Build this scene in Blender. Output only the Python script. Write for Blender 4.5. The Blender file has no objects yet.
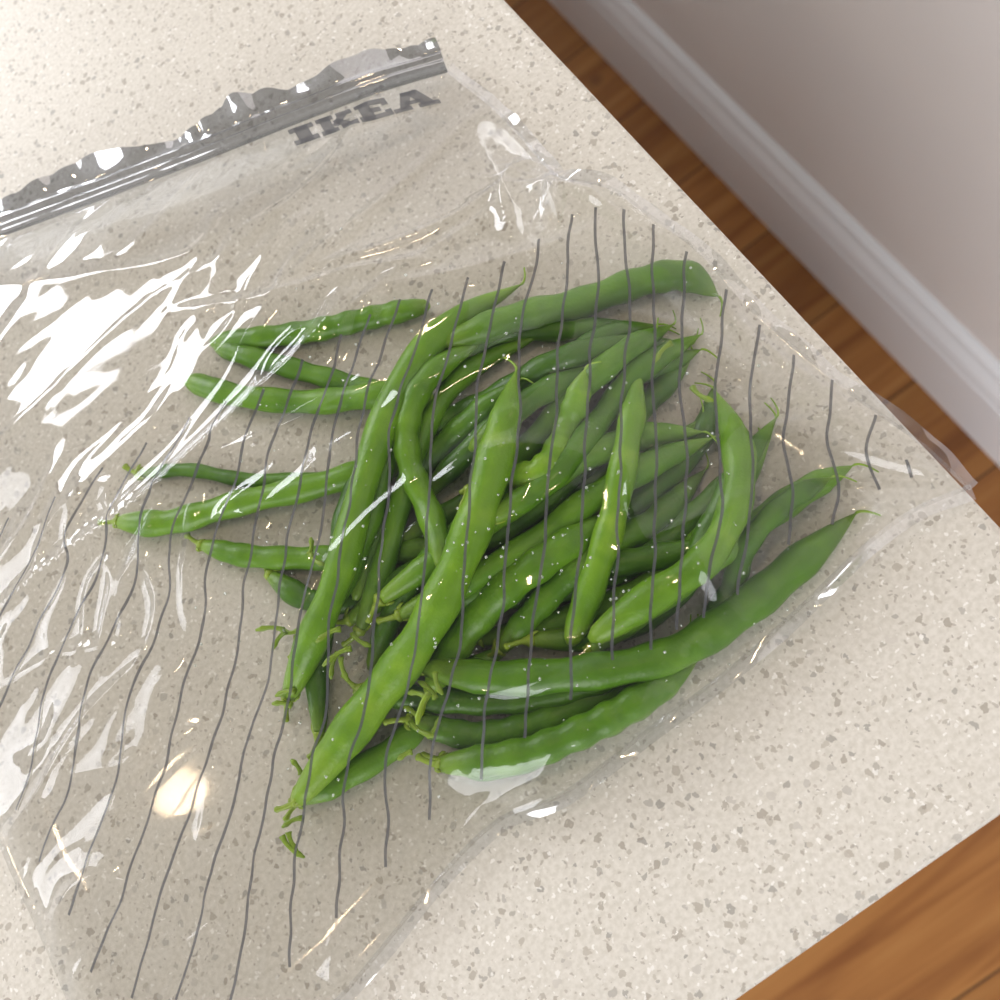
import bpy, math, random
import numpy as np
from mathutils import Vector, Matrix, noise
from mathutils.bvhtree import BVHTree
random.seed(7); np.random.seed(7)
S=bpy.context.scene
try: S.view_settings.view_transform='Standard'
except Exception: pass

# ------------------------------------------------------------ survey frame
CZ=0.90            # counter top height
HC=0.30            # camera height above the counter
FOC=1000.0
# orthonormal camera frame (rows = world axes in camera coordinates)
Yc=Vector((-1500,2100,-1000)).normalized()
Zc=Vector((-0.262,0.256,0.930)); Zc=(Zc-Yc*Zc.dot(Yc)).normalized()
Xc=Yc.cross(Zc).normalized()
R=Matrix((Xc,Yc,Zc))
CAM=Vector((0,0,CZ+HC))
def U(px,py,z=0.0):
    d=R@Vector((px-500,500-py,-FOC)).normalized()
    t=(CZ+z-CAM.z)/d.z
    return CAM+d*t

cam=bpy.data.cameras.new("camera"); co=bpy.data.objects.new("camera",cam)
S.collection.objects.link(co); S.camera=co
co.matrix_world=Matrix.Translation(CAM)@R.to_4x4()
cam.sensor_width=36; cam.lens=36; cam.clip_start=0.01
cam.dof.use_dof=True; cam.dof.focus_distance=0.31; cam.dof.aperture_fstop=14

# ------------------------------------------------------------ helpers
def mat(name):
    m=bpy.data.materials.new(name); m.use_nodes=True
    nt=m.node_tree; nt.nodes.clear()
    out=nt.nodes.new("ShaderNodeOutputMaterial")
    return m,nt,out
def N(nt,typ,**kw):
    n=nt.nodes.new(typ)
    for k,v in kw.items():
        if k.startswith("i_"):
            n.inputs[k[2:].replace("_"," ")].default_value=v
        else: setattr(n,k,v)
    return n
def ramp(nt,stops,interp='LINEAR'):
    r=nt.nodes.new("ShaderNodeValToRGB"); r.color_ramp.interpolation=interp
    e=r.color_ramp.elements
    while len(e)<len(stops): e.new(0.5)
    for i,(p,c) in enumerate(stops):
        e[i].position=p; e[i].color=(c[0],c[1],c[2],1)
    return r
def mixc(nt,fac,a,b,blend='MIX'):
    m=nt.nodes.new("ShaderNodeMix"); m.data_type='RGBA'; m.blend_type=blend
    for s,v in ((m.inputs[0],fac),(m.inputs[6],a),(m.inputs[7],b)):
        if hasattr(v,'is_output'): nt.links.new(v,s)
        elif isinstance(v,(int,float)): s.default_value=v
        else: s.default_value=(v[0],v[1],v[2],1)
    return m.outputs[2]
def math_(nt,op,a,b=None):
    m=nt.nodes.new("ShaderNodeMath"); m.operation=op
    for i,v in enumerate((a,b)):
        if v is None: continue
        if hasattr(v,'is_output'): nt.links.new(v,m.inputs[i])
        else: m.inputs[i].default_value=v
    return m.outputs[0]
def obj(name,verts,faces,m=None,parent=None,smooth=True):
    me=bpy.data.meshes.new(name); me.from_pydata([tuple(v) for v in verts],[],faces); me.update()
    o=bpy.data.objects.new(name,me); S.collection.objects.link(o)
    if m: me.materials.append(m)
    if smooth: me.polygons.foreach_set("use_smooth",[True]*len(me.polygons))
    if parent: o.parent=parent
    return o
def box(name,lo,hi,m,parent=None,bevel=0.0):
    x0,y0,z0=lo;x1,y1,z1=hi
    v=[(x0,y0,z0),(x1,y0,z0),(x1,y1,z0),(x0,y1,z0),(x0,y0,z1),(x1,y0,z1),(x1,y1,z1),(x0,y1,z1)]
    f=[(0,3,2,1),(4,5,6,7),(0,1,5,4),(1,2,6,5),(2,3,7,6),(3,0,4,7)]
    o=obj(name,v,f,m,parent,False)
    if bevel:
        b=o.modifiers.new("bev",'BEVEL'); b.width=bevel; b.segments=3
    return o
def empty(name,loc=(0,0,0)):
    e=bpy.data.objects.new(name,None); S.collection.objects.link(e); e.empty_display_size=.05
    return e

# ------------------------------------------------------------ materials
def quartz():
    m,nt,out=mat("quartz_counter"); L=nt.links.new
    tc=N(nt,"ShaderNodeTexCoord")
    nz=N(nt,"ShaderNodeTexNoise"); nz.inputs["Scale"].default_value=420; nz.inputs["Detail"].default_value=3
    L(tc.outputs["Object"],nz.inputs["Vector"])
    sub=N(nt,"ShaderNodeVectorMath",operation='SUBTRACT'); L(nz.outputs["Color"],sub.inputs[0]); sub.inputs[1].default_value=(.5,.5,.5)
    sc=N(nt,"ShaderNodeVectorMath",operation='SCALE'); L(sub.outputs[0],sc.inputs[0]); sc.inputs["Scale"].default_value=.0032
    ad=N(nt,"ShaderNodeVectorMath",operation='ADD'); L(sc.outputs[0],ad.inputs[0]); L(tc.outputs["Object"],ad.inputs[1])
    def chips(scale,thr,rad):
        v=N(nt,"ShaderNodeTexVoronoi"); v.inputs["Scale"].default_value=scale; L(ad.outputs[0],v.inputs["Vector"])
        sep=N(nt,"ShaderNodeSeparateColor"); L(v.outputs["Color"],sep.inputs[0])
        a=math_(nt,'GREATER_THAN',sep.outputs[0],thr)
        rr=math_(nt,'MULTIPLY',sep.outputs[1],rad)
        b=math_(nt,'LESS_THAN',v.outputs["Distance"],rr)
        return math_(nt,'MULTIPLY',a,b),sep.outputs[2]
    big=N(nt,"ShaderNodeTexNoise"); big.inputs["Scale"].default_value=600; L(tc.outputs["Object"],big.inputs["Vector"])
    base=ramp(nt,[(0.35,(.635,.60,.53)),(0.65,(.735,.70,.635))]); L(big.outputs["Fac"],base.inputs[0])
    c=base.outputs[0]
    f1,r1=chips(400,.62,.58)
    col1=ramp(nt,[(0,(.34,.30,.25)),(.4,(.52,.48,.41)),(.7,(.29,.275,.25)),(1,(.64,.60,.54))]); L(r1,col1.inputs[0])
    c=mixc(nt,math_(nt,'MULTIPLY',f1,.72),c,col1.outputs[0])
    f2,r2=chips(850,.62,.6)
    col2=ramp(nt,[(0,(.34,.30,.26)),(.5,(.54,.49,.42)),(.75,(.9,.88,.84)),(1,(.97,.95,.91))]); L(r2,col2.inputs[0])
    c=mixc(nt,math_(nt,'MULTIPLY',f2,.65),c,col2.outputs[0])
    p=N(nt,"ShaderNodeBsdfPrincipled"); L(c,p.inputs["Base Color"]); p.inputs["Roughness"].default_value=.35
    p.inputs["Specular IOR Level"].default_value=.25
    L(p.outputs[0],out.inputs[0]); return m
def paint(name,c,rough=.6):
    m,nt,out=mat(name); L=nt.links.new
    tc=N(nt,"ShaderNodeTexCoord"); nz=N(nt,"ShaderNodeTexNoise"); nz.inputs["Scale"].default_value=6
    L(tc.outputs["Object"],nz.inputs["Vector"])
    col=mixc(nt,nz.outputs["Fac"],[x*.97 for x in c],[min(1,x*1.03) for x in c])
    p=N(nt,"ShaderNodeBsdfPrincipled"); L(col,p.inputs["Base Color"]); p.inputs["Roughness"].default_value=rough
    L(p.outputs[0],out.inputs[0]); return m
def wood():
    m,nt,out=mat("floorboards"); L=nt.links.new
    tc=N(nt,"ShaderNodeTexCoord")
    br=N(nt,"ShaderNodeTexBrick"); L(tc.outputs["Object"],br.inputs["Vector"])
    for k,v in (("Scale",1),("Mortar Size",.0012),("Brick Width",1.7),("Row Height",.135),("Mortar Smooth",.1)): br.inputs[k].default_value=v
    br.inputs["Color1"].default_value=(0,0,0,1); br.inputs["Color2"].default_value=(1,1,1,1); br.inputs["Mortar"].default_value=(.5,.5,.5,1)
    mp=N(nt,"ShaderNodeMapping"); mp.inputs["Scale"].default_value=(2.5,38,1); L(tc.outputs["Object"],mp.inputs[0])
    add=N(nt,"ShaderNodeVectorMath",operation='ADD'); L(mp.outputs[0],add.inputs[0]); 
    s=N(nt,"ShaderNodeVectorMath",operation='SCALE'); L(br.outputs["Color"],s.inputs[0]); s.inputs["Scale"].default_value=7; L(s.outputs[0],add.inputs[1])
    nz=N(nt,"ShaderNodeTexNoise"); nz.inputs["Scale"].default_value=1; nz.inputs["Detail"].default_value=6; nz.inputs["Distortion"].default_value=.8
    L(add.outputs[0],nz.inputs["Vector"])
    g=ramp(nt,[(.3,(.24,.085,.018)),(.5,(.38,.16,.040)),(.7,(.48,.235,.068))]); L(nz.outputs["Fac"],g.inputs[0])
    t=mixc(nt,br.outputs["Color"],(.80,.76,.70),(1.08,1.08,1.08))
    c=mixc(nt,1.0,g.outputs[0],t,'MULTIPLY')
    c=mixc(nt,br.outputs["Fac"],c,(.06,.025,.008))
    # occasional dark knots
    kv=N(nt,"ShaderNodeTexVoronoi"); kv.inputs["Scale"].default_value=7; L(tc.outputs["Object"],kv.inputs["Vector"])
    kr=ramp(nt,[(0,(1,1,1)),(.10,(0,0,0))]); L(kv.outputs["Distance"],kr.inputs[0])
    c=mixc(nt,math_(nt,'MULTIPLY',kr.outputs[0],.7),c,(.09,.03,.008))
    p=N(nt,"ShaderNodeBsdfPrincipled"); L(c,p.inputs["Base Color"]); p.inputs["Roughness"].default_value=.4
    L(p.outputs[0],out.inputs[0]); return m
def bean_mat():
    m,nt,out=mat("green_bean_skin"); L=nt.links.new
    at=N(nt,"ShaderNodeAttribute",attribute_name="tint")
    sep=N(nt,"ShaderNodeSeparateColor"); L(at.outputs["Color"],sep.inputs[0])
    tc=N(nt,"ShaderNodeTexCoord")
    base=ramp(nt,[(0,(.026,.085,.003)),(.45,(.080,.20,.006)),(.8,(.15,.315,.012)),(1,(.24,.42,.025))]); 
    nz=N(nt,"ShaderNodeTexNoise"); nz.inputs["Scale"].default_value=90; nz.inputs["Detail"].default_value=3; L(tc.outputs["Object"],nz.inputs["Vector"])
    f=math_(nt,'ADD',sep.outputs[0],math_(nt,'MULTIPLY',math_(nt,'SUBTRACT',nz.outputs["Fac"],.5),.7)); L(f,base.inputs[0])
    c=mixc(nt,math_(nt,'MULTIPLY',sep.outputs[1],.5),base.outputs[0],(.32,.45,.05))
    c=mixc(nt,sep.outputs[2],c,(.24,.34,.025))
    n2=N(nt,"ShaderNodeTexNoise"); n2.inputs["Scale"].default_value=900; n2.inputs["Detail"].default_value=4; L(tc.outputs["Object"],n2.inputs["Vector"])
    bp=N(nt,"ShaderNodeBump"); bp.inputs["Strength"].default_value=.3; bp.inputs["Distance"].default_value=.0006; L(n2.outputs["Fac"],bp.inputs["Height"])
    p=N(nt,"ShaderNodeBsdfPrincipled"); L(c,p.inputs["Base Color"]); p.inputs["Roughness"].default_value=.36
    p.inputs["Specular IOR Level"].default_value=.4
    L(bp.outputs[0],p.inputs["Normal"]); L(p.outputs[0],out.inputs[0]); return m
def film_mat(name,tint,haze,refl,bump=.5,hazecol=(.75,.76,.75),rough=.06):
    m,nt,out=mat(name); L=nt.links.new
    tr=N(nt,"ShaderNodeBsdfTransparent"); tr.inputs[0].default_value=(*tint,1)
    gl=N(nt,"ShaderNodeBsdfGlossy"); gl.inputs["Roughness"].default_value=rough; gl.inputs["Color"].default_value=(.95,.96,1,1)
    lw=N(nt,"ShaderNodeLayerWeight"); lw.inputs[0].default_value=.5
    tc=N(nt,"ShaderNodeTexCoord")
    mp=N(nt,"ShaderNodeMapping"); mp.inputs["Scale"].default_value=(18,45,30); mp.inputs["Rotation"].default_value=(0,0,-.25); L(tc.outputs["Object"],mp.inputs[0])
    nz=N(nt,"ShaderNodeTexNoise"); nz.inputs["Scale"].default_value=1; nz.inputs["Detail"].default_value=1; nz.inputs["Distortion"].default_value=1.0
    L(mp.outputs[0],nz.inputs["Vector"])
    bp=N(nt,"ShaderNodeBump"); bp.inputs["Strength"].default_value=bump; bp.inputs["Distance"].default_value=.004; L(nz.outputs["Fac"],bp.inputs["Height"])
    L(bp.outputs[0],gl.inputs["Normal"]); L(bp.outputs[0],lw.inputs["Normal"])
    pw=math_(nt,'POWER',lw.outputs["Facing"],3.2)
    fac=math_(nt,'ADD',math_(nt,'MULTIPLY',pw,.8),refl)
    df=N(nt,"ShaderNodeBsdfDiffuse"); df.inputs[0].default_value=(*hazecol,1)
    m1=N(nt,"ShaderNodeMixShader"); m1.inputs[0].default_value=haze; L(tr.outputs[0],m1.inputs[1]); L(df.outputs[0],m1.inputs[2])
    m2=N(nt,"ShaderNodeMixShader"); L(fac,m2.inputs[0]); L(m1.outputs[0],m2.inputs[1]); L(gl.outputs[0],m2.inputs[2])
    L(m2.outputs[0],out.inputs[0]); return m
def ink():
    m,nt,out=mat("printed_ink"); L=nt.links.new
    tc=N(nt,"ShaderNodeTexCoord"); nz=N(nt,"ShaderNodeTexNoise"); nz.inputs["Scale"].default_value=300; L(tc.outputs["Object"],nz.inputs["Vector"])
    c=mixc(nt,nz.outputs["Fac"],(.06,.062,.07),(.10,.10,.11))
    p=N(nt,"ShaderNodeBsdfPrincipled"); L(c,p.inputs["Base Color"]); p.inputs["Roughness"].default_value=.35
    tr=N(nt,"ShaderNodeBsdfTransparent"); mx=N(nt,"ShaderNodeMixShader"); mx.inputs[0].default_value=.78
    L(tr.outputs[0],mx.inputs[1]); L(p.outputs[0],mx.inputs[2]); L(mx.outputs[0],out.inputs[0]); return m
def drop_mat():
    m,nt,out=mat("water_droplets"); L=nt.links.new
    tr=N(nt,"ShaderNodeBsdfTransparent"); gl=N(nt,"ShaderNodeBsdfGlossy"); gl.inputs["Roughness"].default_value=.1
    df=N(nt,"ShaderNodeBsdfDiffuse"); df.inputs[0].default_value=(.7,.8,.7,1)
    tc=N(nt,"ShaderNodeTexCoord"); nz=N(nt,"ShaderNodeTexNoise"); nz.inputs["Scale"].default_value=200; L(tc.outputs["Object"],nz.inputs["Vector"])
    m1=N(nt,"ShaderNodeMixShader"); m1.inputs[0].default_value=.25; L(tr.outputs[0],m1.inputs[1]); L(df.outputs[0],m1.inputs[2])
    m2=N(nt,"ShaderNodeMixShader"); L(math_(nt,'MULTIPLY',nz.outputs["Fac"],.45),m2.inputs[0]); L(m1.outputs[0],m2.inputs[1]); L(gl.outputs[0],m2.inputs[2])
    L(m2.outputs[0],out.inputs[0]); return m

M_q=quartz(); M_w=wood(); M_wall=paint("wall_paint",(.82,.78,.765),.55); M_base=paint("skirting_paint",(.88,.90,.94),.35)
M_cab=paint("cabinet_paint",(.7,.7,.68),.4); M_bean=bean_mat(); M_ink=ink(); M_drop=drop_mat()
M_top=film_mat("bag_film",(.965,.965,.955),.004,.036,.22,rough=.05)
M_bot=film_mat("bag_film_back",(.92,.912,.895),.015,.02,.1)
M_seam=film_mat("bag_seam",(.9,.9,.9),.05,.16,.3,rough=.08)
M_zip=film_mat("zip_plastic",(.55,.56,.57),.34,.26,.25,(.10,.105,.11),.06)

# ------------------------------------------------------------ room
XE=.304*HC; YE=-.131*HC; XW=.3405*(HC+CZ); HB=CZ+HC-XW/.395
floor=box("floor",(-2.2,-1.4,-.05),(XW+.02,2.6,0),M_w)
wall=box("wall_right",(XW+.016,-1.4,0),(XW+.12,2.6,2.5),M_wall)
# baseboard profile
prof=[(0,0),(0,HB*.66),(.002,HB*.69),(.002,HB*.74),(-.001,HB*.77),(.001,HB*.83),(.006,HB*.90),(.008,HB*.955),(.0135,HB),(.018,HB),(.018,0)]
vs=[];fs=[]
for y in (-1.4,2.6):
    for a,b in prof: vs.append((XW+a,y,b))
n=len(prof)
for i in range(n): fs.append((i,(i+1)%n,n+(i+1)%n,n+i))
fs.append(tuple(range(n))[::-1]); fs.append(tuple(range(n,2*n)))
obj("baseboard_right",vs,fs,M_base,None,False)
ctr=empty("kitchen_counter")
box("countertop",(-1.3,YE,CZ-.03),(XE,1.9,CZ),M_q,ctr,.0025)
box("cabinet",(-1.28,YE+.03,.1),(XE-.03,1.88,CZ-.03),M_cab,ctr,.002)
box("plinth",(-1.25,YE+.08,0),(XE-.07,1.85,.1),M_cab,ctr)

# ------------------------------------------------------------ beans  (stem end first) , px traces, radius px
B=[ # bottom layer
 ([(430,305),(370,318),(300,333),(212,343)],14,0,.5),
 ([(440,405),(380,392),(320,376),(262,360),(216,346)],13,0,.35),
 ([(430,388),(370,396),(310,402),(240,396),(186,380)],15,0,.6),
 ([(140,474),(190,470),(250,480),(340,478),(420,470)],9,1,.4),
 ([(118,522),(170,522),(240,503),(330,482),(410,455)],16,1,.6),
 ([(202,545),(250,556),(320,558),(400,552),(500,540)],14,1,.5),
 ([(270,575),(310,600),(370,600),(440,590),(520,560)],14,1,.3),
 ([(310,790),(350,745),(390,690),(440,640),(500,600)],14,1,.4),
 ([(300,800),(350,775),(410,735),(440,690),(520,640)],14,1,.5),
 ([(410,720),(470,735),(530,725),(600,695),(690,640)],15,1,.4),
 ([(445,760),(500,765),(560,742),(630,705),(690,655)],15,1,.35),
 ([(320,735),(318,660),(335,580),(350,500),(390,440)],13,1,.0),
 ([(360,690),(440,700),(520,700),(600,680),(680,640)],14,1,.3),
 ([(480,600),(560,590),(640,560),(700,510),(760,450)],14,1,.25),
 ([(400,540),(470,500),(540,440),(600,370),(660,330)],14,1,.2),
 ([(450,470),(500,420),(560,380),(620,350),(690,345)],14,1,.15),
 ([(390,430),(440,370),(500,335),(570,330),(640,325)],13,1,.3),
 ([(480,640),(560,620),(640,590),(720,520),(775,420)],14,1,.4),
 ([(350,620),(420,570),(500,520),(590,480),(680,450)],15,1,.3),
 ([(420,500),(480,440),(540,390),(600,340),(655,325)],14,0,.2),
 ([(440,560),(520,520),(590,460),(650,400),(690,360)],14,0,.25),
 ([(500,560),(570,540),(640,500),(700,440),(715,385)],14,0,.2),
 ([(420,640),(490,580),(560,520),(640,470),(700,420)],14,0,.3),
 ([(470,450),(530,400),(590,375),(650,370),(700,350)],14,0,.35),
 ([(380,480),(430,430),(490,400),(560,360),(650,335)],14,0,.2),
 ([(400,650),(460,600),(540,570),(640,560),(720,540)],14,0,.25),
 ([(370,670),(400,600),(450,540),(520,480),(600,430)],14,0,.3),
 ([(355,600),(380,530),(420,470),(470,420),(520,380)],14,0,.25),
 ([(300,640),(340,590),(370,520),(390,450),(430,400)],13,1,.35),
 # middle
 ([(360,630),(385,560),(405,490),(430,420),(470,370),(540,335)],13,1,.4),
 ([(380,600),(450,550),(520,500),(580,460),(640,437),(702,432)],15,1,.55),
 ([(400,615),(470,580),(530,545),(590,500),(650,465),(712,438)],15,1,.45),
 ([(470,490),(520,455),(565,405),(620,355),(672,325)],14,1,.5),
 ([(490,520),(550,480),(600,420),(640,370),(700,335)],14,1,.3),
 ([(500,650),(545,600),(600,552),(655,520),(705,470)],15,1,.35),
 ([(430,690),(460,640),(505,590),(560,550),(620,510)],18,1,.45),
 ([(530,640),(600,635),(670,600),(710,530),(740,470),(776,418)],14,1,.4),
 ([(590,650),(650,605),(710,560),(770,515),(810,488),(852,466)],15,1,.5),
 ([(440,765),(520,755),(585,730),(640,700),(700,655)],17,1,.4),
 ([(700,640),(730,590),(750,540),(790,500),(830,478)],12,1,.3),
 # top
 ([(445,570),(432,520),(410,465),(408,420),(430,375),(485,338)],15,0,.6),
 ([(480,480),(540,470),(570,420),(585,370)],15,1,.7),
 ([(570,645),(590,590),(612,520),(628,440),(640,370)],15,0,.8),
 ([(590,640),(650,598),(705,560),(735,505),(738,450),(716,392)],17,0,.6),
 ([(425,668),(500,678),(590,672),(670,655),(740,612),(800,562),(855,514)],19,1,.35),
 ([(440,345),(515,318),(580,303),(640,282),(685,276),(718,296)],18,0,.5),
 ([(288,698),(312,640),(340,570),(368,470),(400,385),(450,325),(520,285)],18,1,.65),
 ([(298,800),(365,712),(425,630),(472,530),(500,440),(516,372)],21,1,.75),
]
def catmull(P,n):
    P=[np.array(p,float) for p in P]; P=[2*P[0]-P[1]]+P+[2*P[-1]-P[-2]]
    m=len(P)-3; out=[]
    for i in range(n):
        t=i/(n-1)*m; k=min(int(t),m-1); t-=k
        a,b,c,d=P[k:k+4]
        out.append(.5*((2*b)+(-a+c)*t+(2*a-5*b+4*c-d)*t*t+(-a+3*b-3*c+d)*t**3))
    return out
NS=44
acc=np.zeros((0,4))  # x,y,top contribution centre z, r
beans=[]
K=np.exp(-np.linspace(-2,2,17)**2); K/=K.sum()
for (tr,rp,stem,tint) in B:
    path=catmull(tr,NS); z=np.full(NS,.012)
    for it in range(4):
        pts=np.array([U(p[0],p[1],zz) for p,zz in zip(path,z)])
        r=rp/FOC*HC*.96
        tt=np.linspace(0,1,NS); rr=r*np.clip(np.minimum(.55+tt*6,1),0,1)*np.clip(((1-tt)/.16)**.6,.2,1)
        need=rr.copy()
        if len(acc):
            d=np.sqrt((pts[:,None,0]-acc[None,:,0])**2+(pts[:,None,1]-acc[None,:,1])**2)
            R2=(rr[:,None]+acc[None,:,3])*.74
            h=acc[None,:,2]+np.sqrt(np.maximum(R2**2-d**2,0))
            h=np.where(d<R2,h,0); need=np.maximum(need,h.max(1))
        need=np.minimum(need,.042)
        pad=np.pad(need,8,mode='edge'); z2=np.convolve(pad,K,mode='valid')
        # stiffness: blend with a low-order fit
        q=np.polyval(np.polyfit(tt,z2,3),tt)
        z=np.maximum(.45*z2+.55*q,rr)
    pts=np.array([U(p[0],p[1],zz) for p,zz in zip(path,z)])
    beans.append((pts,r,stem,tint))
    acc=np.vstack([acc,np.column_stack([pts[:,0],pts[:,1],z,rr])])

BV=[];BF=[];BC=[]
def tube(pts,rad,cols,sides=14,flat=.88,cap=True):
    b0=len(BV); n=len(pts)
    for i in range(n):
        T=Vector(pts[min(i+1,n-1)])-Vector(pts[max(i-1,0)]); T.normalize()
        s=T.cross(Vector((0,0,1)))
        s=s.normalized() if s.length>1e-4 else Vector((1,0,0))
        u=s.cross(T).normalized()
        for k in range(sides):
            a=2*math.pi*k/sides
            # suture ridge on one side
            rid=1+.05*max(0,math.cos(a-.9))**8
            BV.append(Vector(pts[i])+(s*math.cos(a)+u*math.sin(a)*flat)*rad[i]*rid); BC.append(cols[i])
    for i in range(n-1):
        for k in range(sides):
            BF.append((b0+i*sides+k,b0+i*sides+(k+1)%sides,b0+(i+1)*sides+(k+1)%sides,b0+(i+1)*sides+k))
    if cap:
        BF.append(tuple(b0+k for k in range(sides))[::-1]); BF.append(tuple(b0+(n-1)*sides+k for k in range(sides)))
for bi,(pts,r,stem,tint) in enumerate(beans):
    rnd=random.Random(bi); nb=rnd.choice([5,6,7,8]); ph=rnd.random()*6
    tint=tint+rnd.uniform(-.08,.14)
    blunt=bi<3
    rad=[];cols=[]
    for i in range(NS):
        t=i/(NS-1)
        a=min(1,.42+ (t/.13)**.7*.58) if t<.13 else 1
        b=1.0
        if blunt:
            if t>.92: b=max(.3,1-((t-.92)/.08)**2.0*.6)
        elif t>.78: b=max(.06,1-((t-.78)/.22)**1.9*.95)
        bul=1+.075*math.sin(2*math.pi*nb*t+ph)*(1 if .1<t<.88 else 0)+.03*math.sin(5*t+ph)
        rad.append(r*a*b*bul)
        cols.append((tint+rnd.uniform(-.05,.05), max(0,1-t/.12)*.8+max(0,(t-.9)/.1)*.5,0,1))
    if not stem: rad[0]*=.6
    P=[Vector(p) for p in pts]
    if not blunt:
        # curled tail
        T=(P[-1]-P[-2]).normalized(); side=T.cross(Vector((0,0,1)))*rnd.choice([-1,1])
        p=P[-1].copy(); tl=rnd.uniform(.0006,.0011)
        for k in range(6):
            p=p+(T*tl+side*.00035*k); p.z=max(p.z,CZ+.001); P.append(p.copy()); rad.append(r*(.07-.008*k)+.0001); cols.append((.9,.7,0,1))
    tube(P,rad,cols)
    if stem:
        T=(Vector(pts[0])-Vector(pts[2])).normalized(); side=T.cross(Vector((0,0,1)))*rnd.uniform(-1,1)
        q=Vector(pts[0])-T*.001; SP=[];SR=[]
        prof_=[(.0,.0020),(.0006,.0024),(.001,.0021),(.0009,.0013),(.0012,.0009),(.0014,.0008),(.0014,.0008),(.0012,.0009),(.0009,.0012),(.0006,.0007)]
        for k,(st,rr_) in enumerate(prof_):
            q=q+(T+side*.12*k).normalized()*st; q.z=max(q.z,CZ+.0015); SP.append(q.copy()); SR.append(rr_*rnd.uniform(.85,1.15))
        tube(SP,SR,[(.8,.3,1,1)]*len(SP),8,1)
        # calyx lobes
        for j in range(3):
            a=rnd.uniform(0,6.28); o=Vector((math.cos(a),math.sin(a),math.sin(a*2)*.5+.3)).normalized()
            c=SP[2]; lp=[c+o*.0008,c+o*.0022-T*.0008,c+o*.0030-T*.0018,c+o*.0032-T*.0028]
            for v in lp: v.z=max(v.z,CZ+.001)
            tube(lp,[.0009,.0008,.0005,.0002],[(.8,.5,1,1)]*4,6,.6)
# small broken stem bits
for k in range(26):
    rnd=random.Random(100+k)
    px,py=rnd.choice([(278,640),(292,770),(292,830),(345,640),(420,735),(380,625),(690,390),(670,350),(300,540),(285,690),(370,640),(430,690)])
    z=rnd.uniform(.004,.010) if px<300 else rnd.uniform(.008,.024); p=Vector(U(px+rnd.uniform(-12,12),py+rnd.uniform(-18,18),z))
    a=rnd.uniform(0,6.28); d=Vector((math.cos(a),math.sin(a),rnd.uniform(-.3,.3)))
    q=Vector((-d.y,d.x,.2)); L_=rnd.uniform(.004,.009)
    SP=[p+d*L_*t+q*L_*.5*t*t for t in (0,.2,.4,.6,.8,1)]
    for v in SP: v.z=max(v.z,CZ+.0015)
    tube(SP,[.0011,.0008,.0007,.0007,.0010,.0004],[(.5,.3,.7,1)]*6,8,1)
bo=obj("green_beans",BV,BF,M_bean)
ca=bo.data.color_attributes.new("tint",'FLOAT_COLOR','POINT')
ca.data.foreach_set("color",np.array(BC,dtype=np.float32).ravel())

# ------------------------------------------------------------ bag
bag=empty("plastic_zip_bag")
ZB=[(-217,309,.010),(-100,269,.012),(0,234,.015),(100,197,.013),(200,159,.014),(300,119,.012),(380,89,.010),(447,69,.006)]      # v=0, left->right
RB=[(447,69,.006),(500,112,.006),(548,165,.014),(562,176,.030),(610,186,.032),(650,214,.024),(700,250,.018),(760,315,.014),(850,390,.012),(920,440,.010),(972,488,.006)]
BB=[(134,1172,.002),(240,1090,.003),(340,1000,.004),(440,880,.004),(500,822,.005),(565,795,.006),(650,732,.006),(735,668,.007),(805,606,.008),(866,548,.010),(915,512,.009),(972,488,.006)]
LB=[(-217,309,.010),(-130,530,.004),(-60,700,.004),(5,860,.004),(50,960,.004),(134,1172,.002)]
def curve(P,n):
    C=np.array([U(*p) for p in P]); 
    D=catmull([tuple(c) for c in C],600); D=np.array(D)
    s=np.r_[0,np.cumsum(np.linalg.norm(np.diff(D[:,:2],axis=0),axis=1))]; s/=s[-1]
    t=np.linspace(0,1,n); return np.column_stack([np.interp(t,s,D[:,k]) for k in range(3)])
def coons(n):
    a=curve(ZB,n);b=curve(BB,n);l=curve(LB,n);r=curve(RB,n)
    u=np.linspace(0,1,n)[None,:,None]; v=np.linspace(0,1,n)[:,None,None]
    G=(1-v)*a[None]+v*b[None]+(1-u)*l[:,None]+u*r[:,None]
    G-=(1-u)*(1-v)*a[0]+u*(1-v)*a[-1]+(1-u)*v*b[0]+u*v*b[-1]
    return G
def obstacle(G):
    n=G.shape[0]; O=np.full(G.shape[:2],CZ+.0012)
    X=G[:,:,0];Y=G[:,:,1]
    for x,y,z,r in acc[::2]:
        rr=r*1.06+.0010
        d2=(X-x)**2+(Y-y)**2; m=d2<rr*rr
        if m.any(): O[m]=np.maximum(O[m],CZ+z+np.sqrt(rr*rr-d2[m])*.95+.0004)
    return O
def relax(G,Z,its,press):
    O=obstacle(G); O[0]=O[-1]=0; O[:,0]=O[:,-1]=0
    for i in range(its):
        A=.25*(Z[:-2,1:-1]+Z[2:,1:-1]+Z[1:-1,:-2]+Z[1:-1,2:])+press
        Z[1:-1,1:-1]=np.maximum(A,O[1:-1,1:-1])
    return Z
def up(Z,n):
    m=Z.shape[0]; t=np.linspace(0,m-1,n); 
    A=np.array([np.interp(t,np.arange(m),row) for row in Z]); 
    return np.array([np.interp(t,np.arange(m),A[:,j]) for j in range(n)]).T
G=coons(60); Z=relax(G,G[:,:,2].copy(),2500,2.5e-5)
n=150; G2=coons(n); Z=up(Z,n); Z[0]=G2[0,:,2];Z[-1]=G2[-1,:,2];Z[:,0]=G2[:,0,2];Z[:,-1]=G2[:,-1,2]
Z=relax(G2,Z,500,4.0e-6)
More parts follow.
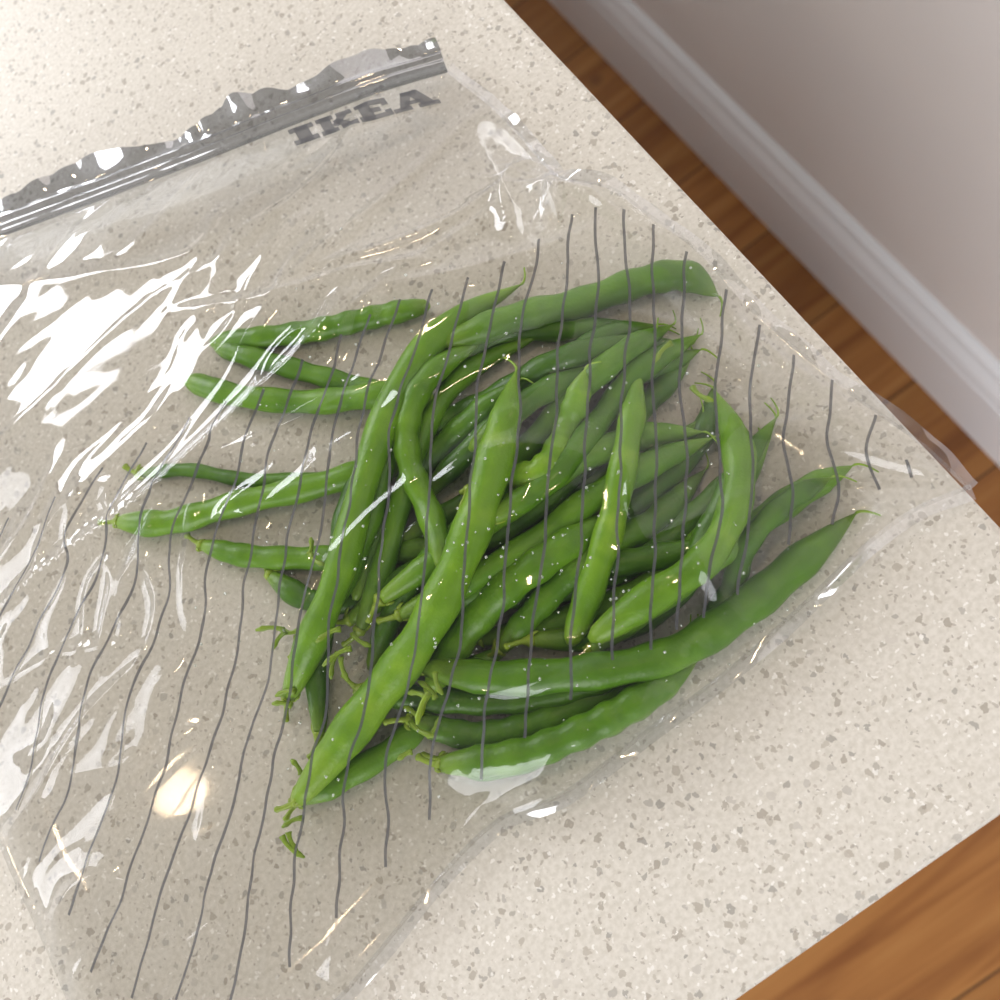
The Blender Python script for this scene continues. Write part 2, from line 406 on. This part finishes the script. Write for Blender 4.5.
n=400; G=coons(n); Z=up(Z,n); Z[0]=G[0,:,2];Z[-1]=G[-1,:,2];Z[:,0]=G[:,0,2];Z[:,-1]=G[:,-1,2]
Z=relax(G,Z,250,1e-6)
u=np.linspace(0,1,n)[None,:]*np.ones((n,1)); v=u.T
edge=np.minimum(np.minimum(u,1-u),np.minimum(v,1-v)); em=np.clip(edge/.025,0,1)
W=np.zeros((n,n))
for i in range(n):
    for j in range(n):
        x,y=G[i,j,0],G[i,j,1]
        wx=noise.noise(Vector((x*12,y*12,3)))*.02
        a=noise.noise(Vector((x*8+y*2,(y+wx)*32-x*8,0)))
        b=noise.noise(Vector((x*30+y*24,(y+wx)*80-x*36,5)))
        c=noise.noise(Vector((x*15+5,y*20,2)))
        k=noise.noise(Vector((x*9,y*9,8)))
        rid=(1-min(1,abs(a)*2.2))**2
        rb=(1-min(1,abs(b)*2.4))**2*max(0,.3+k*1.8)
        W[i,j]=.0020*rid+.0018*rb+.0028*c
# long individual creases in the film
def crease(P,h,wd):
    C=np.array([U(p[0],p[1],.012) for p in catmull(P,60)])
    out=np.zeros((n,n)); X=G[:,:,0];Y=G[:,:,1]
    for k in range(60):
        x,y=C[k,0],C[k,1]; e=math.sin(math.pi*min(1,max(0,(k+1)/61)))**.6
        d=np.sqrt((X-x)**2+(Y-y)**2)
        out=np.maximum(out,h*e*np.exp(-(d/wd)))
    return out
for P,h,wd in [([(-10,842),(50,790),(110,722),(190,650)],.0050,.0030),([(-20,640),(90,575),(200,510),(290,430),(350,370),(392,300)],.0060,.0040),
  ([(0,700),(90,660),(190,655)],.003,.004),([(170,520),(260,480),(350,440),(420,400)],.0035,.003),([(40,930),(80,885),(140,870)],.004,.004),
  ([(205,870),(222,820),(232,770)],.003,.003),([(320,980),(335,930),(345,860)],.003,.003),([(10,300),(110,300),(220,280),(245,225)],.003,.006),
  ([(640,215),(600,260),(500,300),(400,320)],.004,.004),
  ([(528,265),(518,215),(535,180),(575,178),(610,195),(598,240)],.010,.0028),([(560,185),(562,215),(575,250)],.007,.0022),([(700,260),(670,232),(630,205)],.005,.0025),
  ([(540,215),(590,222),(640,250)],.005,.0022),
  ([(960,486),(900,462),(820,440)],.0035,.0025),([(960,490),(900,500),(850,512)],.0035,.0025),([(420,900),(470,820),(540,770)],.0025,.003),
  ([(700,560),(728,610)],.004,.0025),([(640,480),(640,520),(655,560)],.004,.0025),([(200,340),(300,330),(390,300),(470,290)],.004,.003),
  ([(60,780),(160,760),(250,720)],.003,.006),([(150,960),(230,900),(300,830)],.002,.003),
  ([(540,180),(480,240),(400,280),(330,300)],.004,.003),([(700,270),(740,330),(760,400),(720,470)],.004,.003),([(850,400),(800,430),(740,440)],.0035,.0025),
  ([(720,310),(790,370),(870,420),(950,480)],.004,.0022),([(620,330),(700,350),(780,400)],.004,.0025),
  ([(440,520),(520,470),(600,470)],.003,.003),([(480,700),(560,680),(620,640)],.0035,.0025),([(640,560),(720,520),(800,480)],.0035,.0025),
  ([(100,470),(60,540),(0,590)],.003,.003),([(130,640),(60,740),(20,760)],.002,.004)]:
    W=np.maximum(W,W*.6+crease(P,h,wd))
def radial(cx,cy,k,amp,rad,ph=0):
    c=U(cx,cy,.01); dx=G[:,:,0]-c.x; dy=G[:,:,1]-c.y; d=np.sqrt(dx*dx+dy*dy); th=np.arctan2(dy,dx)
    s=np.abs(np.sin(th*k+ph+2*np.sin(th*3)))
    return amp*(1-s)**1.5*np.clip(d/.008,0,1)*np.exp(-(d/rad)**2)
W+=radial(565,205,5,.003,.022)+radial(960,485,7,.0026,.05)
Zt=Z+W*em
O=obstacle(G)
for _ in range(2):
    Zt[1:-1,1:-1]=.5*Zt[1:-1,1:-1]+.125*(Zt[:-2,1:-1]+Zt[2:,1:-1]+Zt[1:-1,:-2]+Zt[1:-1,2:])
Zt[2:-2,2:-2]=np.maximum(Zt,O)[2:-2,2:-2]
for _ in range(3):
    Zt[1:-1,1:-1]=.5*Zt[1:-1,1:-1]+.125*(Zt[:-2,1:-1]+Zt[2:,1:-1]+Zt[1:-1,:-2]+Zt[1:-1,2:])
F=[(i*n+j,(i+1)*n+j,(i+1)*n+j+1,i*n+j+1) for i in range(n-1) for j in range(n-1)]
TV=np.dstack([G[:,:,0],G[:,:,1],Zt]).reshape(-1,3)
top=obj("top_film",TV,F,M_top,bag)
Zb=CZ+.0006+(G[:,:,2]-CZ-.0006)*np.exp(-(edge/.035)**2)
Zb=np.minimum(Zb,Zt-.0003*np.clip(edge*50,0,1))
obj("bottom_film",np.dstack([G[:,:,0],G[:,:,1],Zb]).reshape(-1,3),F,M_bot,bag)
bvh=BVHTree.FromPolygons([tuple(p) for p in TV],F)
def onfilm(px,py):
    z=.02
    for _ in range(8):
        p=U(px,py,z); h=bvh.ray_cast(Vector((p.x,p.y,CZ+.2)),Vector((0,0,-1)))
        if h[0] is None: return None
        z=.5*z+.5*(h[0].z-CZ)
    h=bvh.ray_cast(Vector((p.x,p.y,CZ+.2)),Vector((0,0,-1)))
    return h[0]
def drop(x,y):
    h=bvh.ray_cast(Vector((x,y,CZ+.2)),Vector((0,0,-1)))
    return h[0].z if h[0] is not None else None
# welded side seams, a narrow flange with gentle ripples
cen=np.array(U(400,560,0))
for nm,PB in (("side_seam",RB),("bottom_seam",BB)):
    c=curve(PB,240); V_=[];F_=[]
    for i,p in enumerate(c):
        T=c[min(i+1,239)]-c[max(i-1,0)]; q=Vector((-T[1],T[0],0)).normalized()
        if q.dot(Vector((p[0]-cen[0],p[1]-cen[1],0)))<0: q=-q
        for k in range(5):
            o=(-.0012,0,.001,.002,.003)[k]
            V_.append((p[0]+q.x*o,p[1]+q.y*o,max(CZ+.0006,p[2]+.0003+noise.noise(Vector((i*.09,k*.15,1)))*.0018*k/2)))
    for i in range(239):
        for k in range(4): F_.append((i*5+k,i*5+k+1,i*5+k+6,i*5+k+5))
    obj(nm,V_,F_,M_seam,bag)
# stripes
ST=[[(12,518),(-10,555)],[(57,497),(38,548),(18,592),(-12,650)],[(102,468),(70,530),(68,570),(35,640),(-10,735)],
[(147,443),(112,510),(103,560),(62,650),(35,740),(15,810)],[(192,418),(142,515),(135,575),(98,660),(72,760),(40,862)],
[(228,402),(172,530),(170,595),(135,690),(110,790),(68,915)],[(265,390),(213,540),(205,620),(170,740),(140,850),(92,972)],
[(305,360),(262,480),(245,580),(225,700),(185,830),(133,998)],[(345,335),(310,440),(288,530),(270,650),(240,780),(178,1000)],
[(375,315),(335,430),(318,550),(290,680),(265,820),(228,1000)],[(405,300),(362,420),(345,540),(325,700),(300,840),(285,967)],
[(435,290),(395,420),(385,520),(372,660),(345,800),(337,918)],[(470,278),(435,420),(425,560),(408,680),(392,760),(387,867)],
[(507,262),(478,400),(468,540),(450,680),(437,750),(432,820)],[(542,240),(522,340),(515,480),(500,620),(485,720),(482,780)],
[(570,215),(560,330),(552,470),(538,600),(525,738)],[(598,197),(592,330),(588,450),(578,590),(570,700)],
[(628,210),(626,330),(622,460),(615,590),(612,660)],[(658,225),(652,330),(655,450),(652,560),(650,650)],
[(690,252),(682,350),(684,450),(682,540),(676,630)],[(725,290),(716,400),(722,500),(712,560),(705,618)],
[(757,325),(750,400),(755,470),(745,540),(738,595)],[(795,355),(786,430),(792,480),(785,545)],[(832,380),(826,430),(836,480),(832,525)],
[(869,415),(865,455),(880,490)],[(905,460),(914,478)]]
SV=[];SF=[]
for si,s in enumerate(ST):
    L_=sum(math.dist(a,b) for a,b in zip(s,s[1:])); m=max(6,int(L_/5))
    pp=[(p[0]+7*noise.noise(Vector((si*.35,p[1]*.011,4)))+3*noise.noise(Vector((si*.6,p[1]*.03,9))),p[1]) for p in catmull(s,m)]
    P=[onfilm(*p) for p in pp]
    P=[p for p in P if p is not None]
    if len(P)<3: continue
    b0=len(SV)
    for i,p in enumerate(P):
        T=P[min(i+1,len(P)-1)]-P[max(i-1,0)]; T.z=0; T.normalize(); q=Vector((-T.y,T.x,0))*.00042
        for sg in (1,0,-1):
            w=p+q*sg; z=drop(w.x,w.y) or p.z; SV.append((w.x,w.y,z+.0004))
    for i in range(len(P)-1):
        for k in (0,1):
            a=b0+i*3+k; SF.append((a,a+1,a+4,a+3))
obj("printed_stripes",SV,SF,M_ink,bag)
# condensation beads clinging to the film
DV=[];DF=[]
rd=random.Random(5)
for k in range(460):
    px=rd.gauss(480,170); py=rd.gauss(520,160)
    if not(150<px<860 and 220<py<860): continue
    p=onfilm(px,py)
    if p is None or p.z<CZ+.008: continue
    r=rd.choice([.00016,.0002,.00026,.00035,.0005]); b0=len(DV)
    c=p-Vector((0,0,r*.5))
    DV.append(c+Vector((0,0,r*.7)))
    for ring,(rr_,zz) in enumerate([(.7,.5),(1,0),(.7,-.5)]):
        for a in range(7): DV.append(c+Vector((math.cos(a*.8976)*r*rr_,math.sin(a*.8976)*r*rr_,zz*r)))
    DV.append(c-Vector((0,0,r*.7)))
    for a in range(7):
        b=(a+1)%7
        DF.append((b0,b0+1+a,b0+1+b))
        for g in (0,1): DF.append((b0+1+g*7+a,b0+8+g*7+a,b0+8+g*7+b,b0+1+g*7+b))
        DF.append((b0+22,b0+15+b,b0+15+a))
obj("condensation",DV,DF,M_drop,bag)
# brand lettering, slab serif
def rect(a,b,c,d): return [(a,b),(c,b),(c,d),(a,d)]
LT=[rect(.22,0,.78,1),rect(0,0,1,.28),rect(0,.72,1,1)]
def shift(ps,dx): return [[(x+dx,y) for x,y in p] for p in ps]
Kp=[rect(.12,0,.55,1),rect(0,0,.68,.26),rect(0,.74,.68,1),[(.5,.40),(.90,.86),(1.35,.86),(.72,.26)],[(.58,.62),(.85,.72),(1.35,.1),(.92,.1)],rect(.82,.74,1.45,1),rect(.82,0,1.5,.25)]
Ep=[rect(.12,0,.58,1),rect(0,0,1.25,.26),rect(0,.74,1.25,1),rect(.5,.38,.9,.62),rect(1.0,.2,1.25,.38),rect(1.0,.62,1.25,.8)]
Ap=[[(.22,.1),(.58,.1),(1.0,1),(.58,1)],[(.72,1),(1.2,1),(1.62,.1),(1.1,.1)],rect(0,0,.7,.24),rect(.95,0,1.75,.24),rect(.5,.28,1.2,.48),rect(.55,.78,1.15,1)]
polys=LT+shift(Kp,1.12)+shift(Ep,2.7)+shift(Ap,3.98); TW=5.73
c00=U(305,157,.012);c10=U(442,104,.010);c01=U(291,135,.012);c11=U(429,84,.010)
LV=[];LF=[]
for p in polys:
    b0=len(LV); k=6
    for a in range(k+1):
        for b in range(k+1):
            s,t=a/k,b/k
            x=(p[0][0]*(1-s)+p[1][0]*s)*(1-t)+(p[3][0]*(1-s)+p[2][0]*s)*t
            y=(p[0][1]*(1-s)+p[1][1]*s)*(1-t)+(p[3][1]*(1-s)+p[2][1]*s)*t
            fx=x/TW
            w=(c00*(1-fx)+c10*fx)*(1-y)+(c01*(1-fx)+c11*fx)*y
            z=drop(w.x,w.y) or w.z; LV.append((w.x,w.y,z+.0005))
    for a in range(k):
        for b in range(k):
            q=b0+a*(k+1)+b; LF.append((q,q+1,q+k+2,q+k+1))
obj("printed_lettering",LV,LF,M_ink,bag)
# zip strip : crimped band along the mouth
zc=curve(ZB,260); ZV=[];ZF=[]
crs=[(-.0115,.0065),(-.009,.0050),(-.0068,.0030),(-.0052,.0030),(-.0046,.0048),(-.0034,.0048),(-.0028,.0030),(-.0016,.0030),(-.001,.0046),(.0002,.0046),(.0010,.0026),(.0020,.0010),(.003,.0004)]
for i,p in enumerate(zc):
    T=zc[min(i+1,259)]-zc[max(i-1,0)]; T=Vector((T[0],T[1],0)).normalized(); q=Vector((T.y,-T.x,0))
    if q.y>0: q=-q
    s=i*.0013
    for k,(a,b) in enumerate(crs):
        f=max(0,(-a-.004)/.0075)
        wob=noise.noise(Vector((s*30,k*.2,1)))*.009*f+abs(noise.noise(Vector((s*70,4,0))))*.006*f
        ext=1+f*noise.noise(Vector((s*34,9,0)))*.45
        w=Vector(p)+q*((a-.0012)*ext); w=Vector((w.x,w.y,max(p[2]+b*.6+wob,CZ+.001))); ZV.append(tuple(w))
m_=len(crs)
for i in range(259):
    for k in range(m_-1): ZF.append((i*m_+k,i*m_+k+1,(i+1)*m_+k+1,(i+1)*m_+k))
obj("zip_strip",ZV,ZF,M_zip,bag)

# ------------------------------------------------------------ light
w=bpy.data.worlds.new("room_ambient"); S.world=w; w.use_nodes=True; nt=w.node_tree
bg=nt.nodes["Background"]; tc=nt.nodes.new("ShaderNodeTexCoord"); sp=nt.nodes.new("ShaderNodeSeparateXYZ")
nt.links.new(tc.outputs["Generated"],sp.inputs[0])
r=ramp(nt,[(0,(.35,.32,.29)),(.5,(.68,.68,.69)),(.75,(.55,.55,.56)),(.9,(.27,.27,.27)),(1,(.17,.17,.17))])
mm=nt.nodes.new("ShaderNodeMapRange"); mm.inputs[1].default_value=-1; nt.links.new(sp.outputs[2],mm.inputs[0])
nt.links.new(mm.outputs[0],r.inputs[0]); nt.links.new(r.outputs[0],bg.inputs[0]); bg.inputs[1].default_value=.85
def area(name,loc,target,sx,sy,e,c):
    l=bpy.data.lights.new(name,'AREA'); l.shape='RECTANGLE'; l.size=sx; l.size_y=sy; l.energy=e; l.color=c
    o=bpy.data.objects.new(name,l); S.collection.objects.link(o); o.location=loc
    o.rotation_euler=(Vector(target)-Vector(loc)).to_track_quat('-Z','Y').to_euler(); return o
area("window_light",(-.9,2.5,2.15),(0,.1,CZ),1.3,.9,42,(.97,.98,1))
area("window_light_side",(-2.3,1.4,1.9),(.2,.1,.6),1.2,1.1,18,(.97,.98,1))
area("wall_fill_light",(-1.5,-1.3,1.5),(XW,.3,.5),1.2,1.3,34,(.98,.98,1))  # added fill lamp, no window here; lifts wall, baseboard and floor
for k,(x,y) in enumerate([(-.95,.63),(.12,.36)]):
    l=bpy.data.lights.new("ceiling_downlight",'AREA'); l.shape='DISK'; l.size=.09; l.energy=1.6; l.color=(1,.74,.46)
    o=bpy.data.objects.new("ceiling_downlight",l); S.collection.objects.link(o); o.location=(x,y,2.4)
print("done",len(BV),len(TV))
